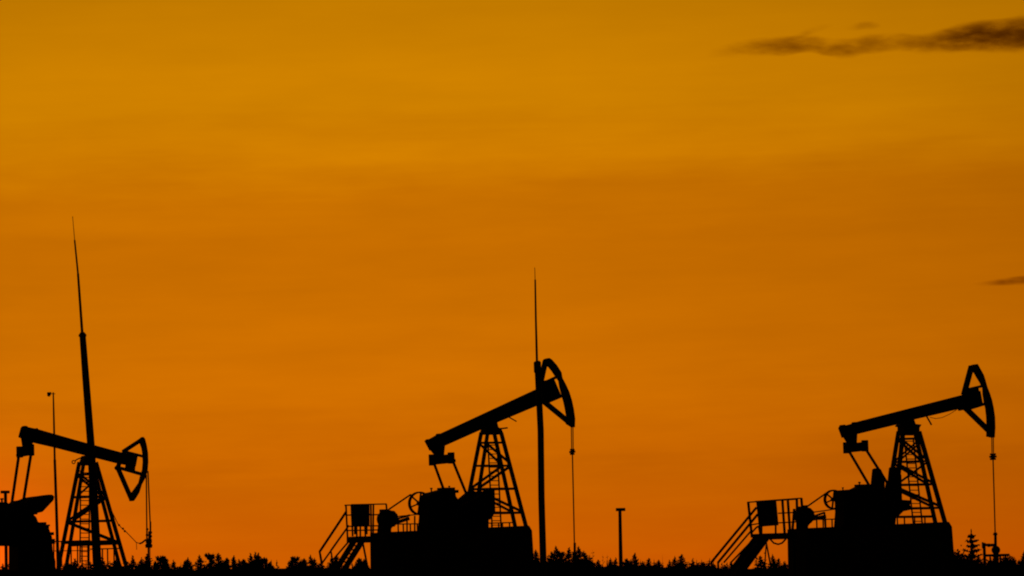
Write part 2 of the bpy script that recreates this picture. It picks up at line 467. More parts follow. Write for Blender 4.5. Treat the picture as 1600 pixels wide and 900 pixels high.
tower(B, pb, [(748, 679), (752, 669), (776, 658), (779, 668), (784, 671), (787, 679)],
      [((752, 676), (722, 826), -1, 4.6), ((762, 676), (739, 826), 1, 4.4), ((772, 676), (805, 823), -1, 4.6), ((783, 676), (822, 823), 1, 4.8)],
      [((749.5, 692), (775.5, 691.5), -1, 2.6), ((759.5, 692), (787.5, 691.5), 1, 2.6), ((742, 728), (783.5, 727), -1, 2.6), ((754, 728.5), (797, 727.5), 1, 2.6),
       ((735, 764.5), (792, 763.5), -1, 3), ((748.5, 765), (806, 763.5), 1, 3), ((727, 802), (800, 801), -1, 3), ((743, 802.5), (816, 801), 1, 3)],
      [((750, 694), (783, 726), -1, 2.6), ((760.5, 693), (796, 723), 1, 2.8), ((736, 763), (783, 729), -1, 3), ((749, 762), (796.5, 729), 1, 3.2),
       ((737, 767), (800, 800), -1, 2.8), ((749, 768), (815, 799), 1, 3), ((724, 823), (768, 803), -1, 2.6)],
      ((769.5, 692), (776, 824), 14, 19))
gearbox(B, pb, [(652, 832), (654, 806), (655, 776), (662, 770), (671, 768), (680, 765.5), (694, 764), (707, 766), (712, 769), (713, 776), (720, 786), (735, 800), (764, 812), (764, 829), (700, 834)],
        fit=[('breather', 674, 767, .06, .12), ('inspection_lid', 697, 764, .3, .1), ('breather', 702, 763, .05, .1), ('lifting_lug', 711, 768, .07, .12)])
wh = wheel(B, pb, (655.5, 786.5), 18.5, -0.62)
belts(B, pb, [((642, 772.5), (606, 797)), ((656, 803.5), (620, 807))], -0.62)
motor(B, pb, 606, 811, 13, -0.5, [(588, 838), (591, 810), (600, 800), (612, 800), (621, 808), (622, 816), (612, 826), (610, 838)], (613, 803))
guard_rail(B, pb, 612, 764, (819, 817), 832, [622, 630, 641, 652], -0.9, name='low_rail')
MB(B).beam(B(612, 813, -.5), B(640, 805, -.5), 0.07, 0.1).beam(B(618, 817, -.5), B(639, 810, -.5), 0.13, 0.12).beam(B(636, 808, -.5), B(636, 832, -.5), 0.05, 0.05).beam(B(648, 806, -.5), B(648, 832, -.5), 0.05, 0.05).build('belt_tensioner', M['steel'], pb)
guard_rail(B, pb, 762, 800, (817.5, 816.5), 828, [768, 779, 785, 796], 0.9, name='low_rail')
rod_string(B, pb, [((892.6, 664), (893.2, 703), -0.05), ((895.2, 664), (895.6, 703), 0.05)], (894.2, 706, 4.5), [(894.3, 706), (896, 780), (897.5, 850)], 4.6)
foundation(B, [(577, 832), (831, 822)], 1.0, 'concrete block under the middle pumpjack, beside the tall straight mast')

# ---- right pumpjack
Cf = Frame(1360, 150, 18)
pc = thing('pumpjack', Cf, 'rightmost pumpjack, beam tilted up gently toward its pointed horse head, nothing behind the head', 'pumpjack', 'oil pumpjacks in a row')
beamC = MB(Cf).plate([(1311.5, 669), (1314, 664), (1318, 663.5), (1320, 665), (1332, 662), (1333, 659.5), (1335, 659.5), (1336, 660), (1410, 641), (1446, 631.8), (1502, 617.5), (1530, 611),
                      (1534, 633), (1506, 641), (1504, 638.5), (1500, 642), (1498, 639), (1494, 640), (1428, 655.5), (1402, 663), (1340, 678), (1317, 684)], -0.14, 0.14).build('walking_beam', M['paint'], pc, bevel=0.012)
MB(Cf).beam(Cf(1447, 649), Cf(1455.5, 664), 0.05).build('lubricator_pipe', M['steel'], beamC)
MB(Cf).tube([Cf(1453, 652), Cf(1462, 654), Cf(1472, 652.5), Cf(1484, 647), Cf(1495, 640)], 0.012, 6).build('hanging_wire', M['rubber'], beamC)
horse_head(Cf, pc,
           [(1515, 572), (1518, 569.5), (1522.5, 569), (1527, 577), (1532, 586), (1538, 595), (1543, 605), (1547, 615), (1550.5, 626), (1553, 638), (1555, 652), (1555.5, 668), (1554.5, 684)],
           [(1517, 580), (1521, 582), (1525, 589), (1530, 597), (1534.5, 606), (1538.5, 616), (1542, 627), (1544.5, 638), (1546, 652), (1546.5, 666), (1546, 682)],
           [((1518, 572), (1506, 617), 8), ((1508, 637), (1549, 677), 8)],
           [(1502, 613), (1512, 607), (1529, 606), (1535, 632), (1516, 640), (1506, 640)],
           [((1512, 608.5), (1538, 602.5), 4), ((1516, 638), (1545, 629), 4.5)], [(1509, 624, 3.5)])
equalizer(Cf, pc, (1337, 699), 0.98, [(1317, 683), (1340, 677), (1339, 698), (1327, 699)])
pitmans(Cf, pc, [((1326, 704), (1369, 777), -1, 0.95), ((1351, 699), (1398, 773), 1, 0.95)])
cranks(Cf, pc, [(1366, 800), (1372, 756), (1390, 750), (1396, 790), (1380, 806)],
       [(1375, 762), (1378, 732), (1382, 730), (1387, 732), (1393, 744), (1394, 782), (1409, 783), (1406, 790), (1410, 797), (1396, 800), (1388, 808), (1374, 800)], 0.8, [(1384, 752)])
tower(Cf, pc, [(1399, 664), (1402, 662), (1428, 654), (1431, 663), (1440, 664), (1437, 669), (1437, 680), (1402, 680), (1402, 667), (1398, 666)],
      [((1404, 674), (1380, 822), -1, 5), ((1411, 676), (1395, 822), 1, 5.4), ((1430, 676), (1462, 819), -1, 5), ((1436, 674), (1477, 818), 1, 5.4)],
      [((1401, 686), (1433, 685), -1, 2.6), ((1410, 686), (1440, 685), 1, 2.6), ((1396, 722), (1440, 721), -1, 3), ((1405.5, 721.5), (1449, 720.5), 1, 2.6),
       ((1390, 758), (1448, 757), -1, 3), ((1402, 758), (1459, 756.5), 1, 3), ((1385, 795), (1456, 794), -1, 3), ((1398, 794.5), (1468, 793.5), 1, 2.8), ((1382, 808), (1460, 807), -1, 3)],
      [((1403, 687), (1438, 719), -1, 3), ((1446, 724), (1404, 755), 1, 2.2), ((1396, 722), (1433, 690), -1, 2), ((1411, 688), (1448, 718), 1, 2.6), ((1440, 690), (1406, 719), 1, 2), ((1396, 724), (1447, 755), -1, 3), ((1407, 727), (1457, 754), 1, 2.8),
       ((1391, 760), (1455, 791), -1, 3), ((1402, 762), (1467, 790), 1, 3.2)],
      ((1420, 686), (1434, 818), 14, 19))
gearbox(Cf, pc, [(1302, 826), (1304, 800), (1303, 766), (1326, 764.5), (1337, 759), (1357, 758), (1361, 764), (1362, 775), (1380, 790), (1398, 808), (1399, 822)],
        fit=[('inspection_lid', 1346, 758.5, .22, .08), ('breather', 1343, 758, .06, .13), ('breather', 1317, 765, .05, .09)])
wheel(Cf, pc, (1302, 780.5), 15.5, -0.62)
belts(Cf, pc, [((1296, 767), (1259, 793)), ((1305, 795.5), (1266, 801))], -0.62)
motor(Cf, pc, 1257, 806, 12.5, -0.5, [(1243, 834), (1244, 797), (1253, 789), (1262, 795), (1272, 804), (1273, 811), (1262, 822), (1260, 834)], (1262, 798))
guard_rail(Cf, pc, 1262, 1310, (812, 811), 826, [1276, 1286, 1290, 1300], -0.9, name='low_rail')
MB(Cf).beam(Cf(1262, 810, -.5), Cf(1288, 801, -.5), 0.07, 0.1).beam(Cf(1264, 812, -.5), Cf(1290, 807, -.5), 0.14, 0.12).beam(Cf(1288, 800, -.5), Cf(1290, 826, -.5), 0.06, 0.06).build('belt_tensioner', M['steel'], pc)
guard_rail(Cf, pc, 1398, 1462, (807.5, 806.5), 820, [1402, 1413, 1429, 1445], 0.9, name='low_rail')
rod_string(Cf, pc, [((1549.6, 680), (1550, 708), -0.05), ((1552, 680), (1552.4, 708), 0.05)], (1551.5, 713.5, 5), [(1551.5, 713), (1553.5, 780), (1555, 836)], 6)
foundation(Cf, [(1229, 826), (1487, 816)], 1.0, 'concrete block under the rightmost pumpjack, between stairway and lone spruce')

# ---- left pumpjack (different build: beam tips down toward the head)
A = Frame(110, 150, 21)
pa = thing('pumpjack', A, 'leftmost pumpjack, its beam dipping down to a lowered horse head, cut by the left edge', 'pumpjack', 'oil pumpjacks in a row')
beamA = MB(A).plate([(33.5, 668), (36, 665.5), (40.5, 665.5), (43, 667.5), (55, 670), (57, 668.7), (59, 671), (120, 688.5), (192, 708), (214, 713), (211, 729), (184, 724), (120, 708), (85, 699),
                     (50, 691), (29.5, 683)], -0.14, 0.14).build('walking_beam', M['paint'], pa, bevel=0.012)
ht = MB(A)
for i in range(8):
    a0, a1 = math.pi * 2 * i / 8, math.pi * 2 * (i + 1) / 8
    ht.tube([A(115 + 2.6 * math.cos(a0), 722 + 2.6 * math.sin(a0)), A(115 + 2.6 * math.cos(a1), 722 + 2.6 * math.sin(a1))], 0.02, 6)
ht.tube([A(117, 720.5), A(120, 718), A(127, 715)], 0.025, 6)
ht.build('lifting_eye', M['steel'], beamA)
horse_head(A, pa,
           [(219, 685), (224, 682.5), (227, 686), (229.5, 696), (231.5, 708), (232, 722), (231, 735), (228, 746), (222, 757), (214.5, 770), (209, 779), (206, 783), (202, 783)],
           [(217, 690), (221, 692), (224, 700), (225.5, 709), (226, 722), (225, 734), (221.5, 745), (216, 754), (209, 764), (204.5, 770), (200.5, 777)],
           [((222, 686.5), (192, 706), 6), ((184, 731), (204.5, 778), 6.5), ((195, 704), (183.5, 731), 6)],
           [(198, 709), (213, 715), (211, 737), (195, 732)],
           [((196, 706), (227, 714), 4), ((183, 730), (227, 742.5), 5)], [(184, 731, 3.6)])
equalizer(A, pa, (39.5, 705.5), 0.98, [(32, 682), (52, 691), (50, 700), (35, 702)])
pitmans(A, pa, [((29.5, 711), (17.5, 793), -1, 0.95), ((48.5, 709), (35, 793), 1, 0.95)], 4.8)
cranks(A, pa, [(-4, 802), (18, 790), (48, 782), (52, 798), (20, 812), (-2, 816)],
       [(27, 790), (37, 780.5), (47, 776.5), (57, 775), (66, 774), (72, 774), (75.5, 777), (74, 783), (57, 801), (48, 803), (36, 806)], 0.8, [(44, 788)])
tower(A, pa, [(122, 727), (127, 712), (146, 712), (151, 727)],
      [((124, 722), (91, 888), -1, 5), ((131, 722), (103, 888), 1, 4.6), ((144, 722), (188, 888), -1, 4.6), ((150, 722), (198, 888), 1, 5)],
      [((120, 741.5), (149, 741), -1, 2.8), ((127.5, 741.5), (155, 740.5), 1, 2.8), ((113, 777), (159, 776), -1, 3), ((121, 777), (166, 775.5), 1, 3),
       ((106, 815), (169, 814), -1, 3), ((115, 815), (176, 813.5), 1, 3), ((99, 848), (178, 846), -1, 3.6), ((109.5, 852), (187, 849), 1, 3.2)],
      [((121, 743), (159, 775), -1, 3), ((129, 744), (165, 774), 1, 2.8), ((107, 813), (158, 778), -1, 3), ((116, 812), (165, 778), 1, 3.6),
       ((107, 817), (177, 845), -1, 3.4), ((116, 820), (186, 848), 1, 3.4), ((156, 744), (121, 775), 1, 2.2)],
      ((133, 735), (132, 880), 14, 20))
bodyA = gearbox(A, pa, [(-30, 853), (-30, 785), (2, 785), (5, 787), (12, 789), (14, 785), (19, 782), (25, 785), (36, 790), (52, 798), (54, 806), (57, 808), (60, 816), (68, 818), (75.5, 821), (77.5, 828), (82, 840), (80.5, 850), (76, 853)], 0.45,
        [('inspection_lid', 66, 818, .12, .1), ('cover_lug', 52, 800, .12, .2), ('breather', 3, 784, .08, .14), ('breather', 75, 826, .09, .16), ('drain_lug', 81, 846, .08, .2), ('drain_lug', 79, 834, .09, .12)])
MB(A).plate([(13, 850), (82, 850), (83, 862), (87, 877), (88, 930), (13, 930)], -0.8, 0.8, True).build('gearbox_pedestal', M['paint'], pa, bevel=0.02)
wheel(A, pa, (-34, 832), 20, -0.62)
belts(A, pa, [((-40, 813), (-84, 850)), ((-30, 852), (-78, 862))], -0.62)
motor(A, pa, -88, 860, 14, -0.5, [(-108, 900), (-106, 860), (-96, 850), (-80, 852), (-72, 862), (-72, 900)], (-82, 852))
MB(A).plate([(-118, 898), (95, 890), (95, 915), (-118, 920)], -0.9, 0.9, True).build('skid_base', M['steel'], pa, bevel=0.02)
guard_rail(A, pa, 78, 141, (846.5, 844.5), 886, [84, 96, 111, 121, 128, 137], 0.9, (861, 860))
guard_rail(A, pa, 141, 186, (858, 857), 886, [148, 160, 168, 178], 0.9, name='low_rail')
m = MB(A)
m.tube([A(228.6, 742, -.06), A(229.4, 828, -.06)], 0.028, 6); m.tube([A(231.2, 736, .06), A(233, 780, .06), A(235, 826, .06)], 0.028, 6)
m.build('bridle_cable', M['rod'], pa)
m = MB(A)
for x_, y0, y1, w_ in ((229.5, 826, 843, 1.3), (235, 815, 843, 1.5), (232.5, 830, 843, 1.0)):
    m.tube([A(x_, y0), A(x_, y1)], w_ * A.k, 8)
for y_, x_, r_ in ((827, 230, 2.2), (832, 235.5, 2.4), (838, 235.5, 2.4), (836, 229.6, 2.2)):
    m.ball(A(x_, y_), r_ * A.k, 8)
m.tube([A(232.5, 841), A(232.5, 843), A(232.5, 848), A(232.5, 849), A(232.5, 852), A(232.5, 856)], [x * A.k for x in (3, 5, 5, 4, 6, 5)], 12)
m.build('carrier_bar', M['iron'], pa)
MB(A).tube([A(231.9, 855), A(232.4, 905)], 0.038, 8).tube([A(234.3, 855), A(234.6, 905)], 0.016, 6).build('polished_rod', M['rod'], pa)
m = MB(A)
m.tube([A(160, 760), A(163, 769), A(173, 795), A(184, 818), A(189, 824), A(197, 831), A(213, 847.5), A(219, 849.5)], 0.016, 6)
m.tube([A(213, 847.5), A(213.6, 859)], 0.013, 5); m.tube([A(218, 849.5), A(222, 848), A(228, 843)], 0.035, 8)
for x_, y_ in ((186, 820.5), (192, 826), (195, 830)): m.ball(A(x_, y_), 0.045, 8)
m.build('stabilising_wire', M['rod'], pa)
# squat concrete pad under the left machine
o = MB(A).plate([(-125, 912), (205, 902), (206, 960), (-125, 960)], -1.1, 1.1, True).build('concrete_foundation', M['concrete'], None, bevel=0.03)
o.matrix_world = A.mat
tag(o, 'low concrete pad under the leftmost pumpjack, sunk in dark scrub', 'foundation', 'concrete pumpjack foundations')
# lamp or vent with a flat cap, beside the gearbox at the left edge
fv = Frame(8, 152, 0)
t = thing('vent_pipe', fv, 'short vent pipe with wide flat cap at far left edge, behind the gearbox', 'vent pipe', 'capped vent pipes')
MB(fv).tube([fv(8.5, 770), fv(9, 800), Vector((fv(9, 900).x, fv.O.y, 0))], 2.6 * fv.k, 12).build('pipe', M['galv'], t)
MB(fv).tube([fv(8, 766.6), fv(8, 771)], 7.2 * fv.k, 16).build('cap', M['galv'], t)
fv = Frame(969, 158, 0)
t = thing('vent_pipe', fv, 'lone upright vent pipe with flat cap standing between the middle and right pumpjacks', 'vent pipe', 'capped vent pipes')
MB(fv).tube([fv(968.6, 798), fv(970, 878), fv(971, 925)], [2.5 * fv.k, 3.1 * fv.k, 3.3 * fv.k], 12).build('pipe', M['galv'], t)
MB(fv).tube([fv(969.6, 793.8), fv(969.7, 798.6)], 7.5 * fv.k, 16).build('cap', M['galv'], t)

# ---------------------------------------------------------------- wellheads
def wellhead_simple(fr, x, y0, label):
    t_ = thing('wellhead', Frame(x, fr.Y, 0), label, 'wellhead', 'wellheads under the horse heads')
    f = Frame(x, fr.Y, 0)
    p = fr(x, y0); off = p - f(x, y0); 
    G = lambda q, w: Vector((fr(q, w).x, p.y, fr(q, w).z))
    MB(f).tube([G(x, y0), G(x, y0 + 14)], 0.05, 10).build('stuffing_box', M['iron'], t_)
    m_ = MB(f)
    base = Vector((G(x, y0 + 14).x, p.y, 0))
    m_.tube([G(x, y0 + 14), base], 0.1, 12)
    for z_ in (0.25, 0.8):
        m_.disc(Vector((base.x, base.y, z_)), Vector((0, 0, 1)), 0.2, 0.07)
    m_.build('casing_head', M['iron'], t_)
    m_ = MB(f); c = Vector((base.x, base.y, 0.55))
    m_.tube([c - Vector((.7, 0, 0)), c + Vector((.7, 0, 0))], 0.06, 10)
    m_.build('flow_pipe', M['steel'], t_)
    return t_
wellhead_simple(B, 898, 848, 'slim wellhead pipe under the middle pumpjack, where its long rod ends in treetops')
wellhead_simple(A, 232.5, 893, 'wellhead under the leftmost pumpjack, hidden low in spruces below its rod')
# the right wellhead shows its valve, side pipe and handwheel
t = thing('wellhead', Frame(1555, 150, 0), 'wellhead with round valve and side pipe, under the rightmost pumpjack rod near lone spruce', 'wellhead', 'wellheads under the horse heads')
f = Frame(1555, 150, 0); Yc = Cf(1555, 850).y
G = lambda q, w: W(q, w, Yc)
m = MB(f); m.tube([G(1555, 832), G(1555.3, 836), G(1555.5, 853)], [.075, .055, .06], 10); m.disc(G(1555, 835), Vector((0, 0, 1)), 3.6 * f.k, 0.06)
m.build('stuffing_box', M['iron'], t)
m = MB(f); m.ball(G(1556, 859.5), 7 * f.k, 16); m.disc(G(1556, 859.5), Vector((0, 1, 0)), 6 * f.k, 0.42); m.build('round_valve', M['iron'], t, smooth=False)
m = MB(f)
m.tube([G(1554, 851.5), G(1545, 852), G(1538, 851)], 0.055, 10); m.disc(G(1545, 852), Vector((1, 0, 0)), 2.8 * f.k, 0.1); m.disc(G(1550, 851.7), Vector((1, 0, 0)), 2.4 * f.k, 0.06)
m.build('side_pipe', M['steel'], t)
m = MB(f); m.tube([G(1537.5, 848), G(1538.5, 872), G(1539, 905)], 0.06, 10); m.disc(G(1535.5, 852), Vector((1, 0, 0)), 5 * f.k, 0.06); m.build('riser_pipe', M['steel'], t)
m = MB(f); m.tube([G(1540, 868), G(1558, 867.5), G(1577, 867)], 0.05, 10)
for x_ in (1547, 1563, 1571): m.tube([G(x_, 867), G(x_ + .5, 905)], 0.035, 8)
m.build('flow_pipe', M['steel'], t)
m = MB(f); b_ = G(1557, 905); m.tube([G(1556, 864), Vector((b_.x, Yc, 0))], 0.11, 12)
for w_ in (869, 880): m.disc(G(1556.5, w_), Vector((0, 0, 1)), 6 * f.k, .07)
m.build('casing_head', M['iron'], t)

# ---------------------------------------------------------------- service platforms with stairs
def cabinet(fr, quad, v, label, group):
    m_ = MB(fr).plate(quad, v - 0.22, v + 0.22, True)
    o_ = thing('control_cabinet', fr, label, 'control cabinet', group)
    m_.build('cabinet_body', M['galv'], o_, bevel=0.015)
    (x0, y0), (x1, y1), (x2, y2), (x3, y3) = quad
    MB(fr).plate([(x0 + 3, y0 + 3), (x1 - 3, y1 + 3), (x2 - 3, y2 - 3), (x3 + 3, y3 - 3)], v + .223, v + .245, False).build('cabinet_door', M['galv'], o_, bevel=0.006)
    lg = MB(fr)
    for x, y in ((x3 + 5, y3), (x2 - 5, y2)):
        MB(fr).beam(fr(x, y - 1, v), fr(x, y3 + 13, v), 0.06, 0.06).build('cabinet_leg', M['galv'], o_)
    return o_

def platform(fr, S):
    root = thing('service_platform', fr, S['label'], 'stairway', 'service stairways beside the foundations')
    vd = S['vd']
    MB(fr).plate(S['deck'], -vd, vd, True).build('deck', M['steel'], root)
    m_ = MB(fr)
    for x0, y0, x1, y1, v in S['posts']:
        MB(fr).beam(fr(x0, y0, v), fr(x1, y1, v), S.get('pw', 0.055)).build('rail_post', M['steel'], root)
    for x0, y0, x1, y1, v in S['rails']:
        MB(fr).beam(fr(x0, y0, v), fr(x1, y1, v), 0.05).build('rail', M['steel'], root)
    # flight of steps
    sr = S['stair']
    (xa, ya), (xb, yb) = sr['line']; hw = sr['half']
    for sg in (-1, 1):
        a, b = fr(xa, ya), fr(xb, yb)
        MB(fr).beam(a + fr.V * sg * hw, b + fr.V * sg * hw, sr['w'] * fr.k, 0.05).build('stringer', M['steel'], root)
    n = sr['n']
    for i in range(n):
        q = (i + 0.5) / n; c = fr(xa + (xb - xa) * q, ya + (yb - ya) * q)
        MB(fr).beam(c - fr.V * (hw - .027), c + fr.V * (hw - .027), 0.05, 0.26, fr.U).build('step', M['steel'], root)
    for seq, v in S['hand']:
        mm = MB(fr)
        mm.tube([fr(x, y, v) for x, y in seq], S.get('hr', 0.035) * (1.4 if seq[0][1] < 810 else 1), 8); mm.build('handrail', M['steel'], root)
    for x0, y0, x1, y1, v, w_ in S['legs']:
        MB(fr).beam(fr(x0, y0, v), fr(x1, y1, v), w_).build('support_leg', M['steel'], root)
    return root

platform(B, dict(label='stairway with railed landing left of the middle pumpjack, single pair of handrails', vd=0.55,
    deck=[(541, 838.5), (592, 838), (592, 847.5), (541, 848)],
    posts=[(540.5, 789, 543, 840, -.5), (549, 789, 551, 838, .5), (557, 818, 557.5, 838, -.5), (563, 812, 563, 838, .5), (579.5, 789, 580, 838, -.5), (583.5, 787, 583, 838, .5), (603.5, 788, 604.5, 800, .5), (570, 820, 571, 838, .5)],
    rails=[(538.5, 789.5, 583, 788, -.5), (549, 788.5, 604, 787.5, .5), (541, 805, 580, 803.5, -.5), (578, 804.5, 594, 804, .5), (542, 822.5, 592, 821.5, .5), (542, 829, 592, 828, -.5)],
    stair=dict(line=((561, 843), (529, 894)), half=0.42, w=9, n=8),
    hand=[([(541, 799.5), (499.5, 862), (503, 882)], -.5), ([(543, 824), (504, 879)], -.5), ([(545, 821), (517, 860), (520.5, 882)], .5), ([(545, 846), (520, 875)], .5)],
    legs=[(566.5, 846, 577, 900, .5, .06), (588, 846, 589, 900, -.5, .12)]))
cabinet(B, [(548.5, 788.5), (578, 787.5), (578, 821), (549.5, 822)], 0.15, 'dark square control cabinet on the railed landing left of the middle pumpjack', 'control cabinets on the landings')
platform(Cf, dict(pw=0.08, label='stairway with wide railed landing left of the rightmost pumpjack, many parallel handrails', vd=0.55,
    deck=[(1175, 834), (1246, 832.5), (1246, 842), (1175, 843.5)],
    posts=[(1169, 784, 1175, 840, -.5), (1222.5, 782, 1226, 833, -.5), (1231, 782, 1234.5, 833, .5), (1245, 780, 1246, 833, -.5), (1252, 778, 1254, 800, .5), (1186, 822, 1188, 834, .5), (1241, 795, 1238, 833, .5)],
    rails=[(1168, 784.8, 1246, 780, -.5), (1180, 783.6, 1252.5, 778.4, .5), (1216, 802, 1246, 800.5, -.5), (1216, 817, 1244, 815.5, -.5), (1174, 820, 1186, 818, -.5)],
    stair=dict(line=((1190, 840), (1142, 905)), half=0.42, w=13, n=9),
    hand=[([(1182, 793), (1112, 878), (1112.5, 893)], -.5), ([(1184, 803.5), (1122, 879), (1122.5, 893)], .5), ([(1174, 829), (1131, 879)], -.5), ([(1178, 842), (1142, 879)], -.5),
          ([(1203, 842), (1209, 848.5), (1216, 850.5), (1222, 848.5), (1228, 842)], .5), ([(1173, 834), (1182, 824), (1190, 820)], .5)],
    legs=[(1197, 846, 1207, 900, .5, .05), (1197, 852, 1194, 900, -.5, .04), (1240, 842, 1241, 900, 0, .12)]))
cabinet(Cf, [(1181, 784.5), (1213.5, 783), (1217, 821), (1185, 823)], 0.15, 'dark square control cabinet on the railed landing left of the rightmost pumpjack', 'control cabinets on the landings')

# ---------------------------------------------------------------- masts
def mast(fr, segs, label, base_r, name='lightning_mast'):
    root = thing(name, fr, label, 'mast', 'lightning masts')
    for nm, pts, rr in segs:
        P = [fr(*p) for p in pts]
        if nm == 'post':
            q = P[-1]; d = (P[-1] - P[-2]).normalized(); e = q + d * (q.z / -d.z if d.z < 0 else 0); e.z = 0
            P.append(e); rr = list(rr) + [rr[-1]]
        MB(fr).tube(P, [r * fr.k for r in rr], 16 if nm == 'post' else 8).build(nm, M['galv'], root, smooth=False)
    b = P_base = [fr(*p) for p in segs[-1][1]][-1]
    return root
fm = Frame(152, 146, 0)
r = mast(fm, [('needle', [(113.4, 338), (116.8, 377)], [0.45, 0.6]), ('rod', [(116.6, 375), (121.8, 427), (121.9, 428), (128.5, 521)], [1.3, 1.5, 1.8, 2.2]),
          ('flange', [(128.7, 519), (128.9, 523), (129, 526)], [3, 6.2, 6.2]), ('post', [(129, 523), (134, 590), (142.4, 700), (152, 884)], [5, 5.6, 6.1, 7])],
     'tallest mast, leaning slightly left, thick below and needle thin above, crossing the leftmost pumpjack', 0.2)
fm = Frame(848, 146, 0)
r = mast(fm, [('needle', [(835.5, 418), (836.2, 439)], [0.45, 0.6]), ('rod', [(836.2, 437), (837.3, 500), (839, 566)], [1.3, 1.6, 1.9]),
          ('flange', [(839.2, 564), (839.5, 566), (840, 581), (840.2, 582)], [3.5, 5.8, 5.8, 5]), ('post', [(839.8, 570), (844.8, 673), (846, 777), (848.5, 868)], [4.9, 5.0, 5.1, 5.3])],
     'straight mast with thin top rod rising behind the middle pumpjack head', 0.2)
fm = Frame(90, 158, 0)
t = thing('camera_pole', fm, 'slender pole with small side fixture on top, between leftmost gearbox and tower', 'pole')
P = [fm(*p) for p in ((83.2, 613), (84.3, 660), (85.5, 719))]
MB(fm).tube(P, [1.1 * fm.k, 1.5 * fm.k, 1.7 * fm.k], 10).build('upper_pole', M['galv'], t)
P = [fm(*p) for p in ((85.5, 718), (88, 790), (90.5, 874))]; e = P[-1].copy(); e.z = 0
MB(fm).tube(P + [e], [2.1 * fm.k, 2.3 * fm.k, 2.6 * fm.k, 2.7 * fm.k], 12).build('lower_pole', M['galv'], t)
m = MB(fm); m.tube([fm(73.5, 615.2), fm(86.5, 615.4)], 0.5 * fm.k, 6); m.build('cross_arm', M['galv'], t)
m = MB(fm).plate([(73.5, 613), (80.5, 612.8), (79.5, 617), (76.5, 620), (73.8, 619)], -.08, .08, True); m.build('camera_head', M['iron'], t, bevel=.01)

# ---------------------------------------------------------------- trees and shrubs
random.seed(11)
def blade(bm, a, b, w):
    d = b - a; n = Vector((random.uniform(-1, 1), random.uniform(-1, 1), random.uniform(-1, 1)))
    s_ = d.cross(n)
    if s_.length < 1e-6: return
    s_.normalize(); s_ *= w
    v = [bm.verts.new(a - s_ * .6), bm.verts.new(a + s_ * .6), bm.verts.new(a + d * .6 + s_), bm.verts.new(b), bm.verts.new(a + d * .6 - s_)]
    bm.faces.new(v)

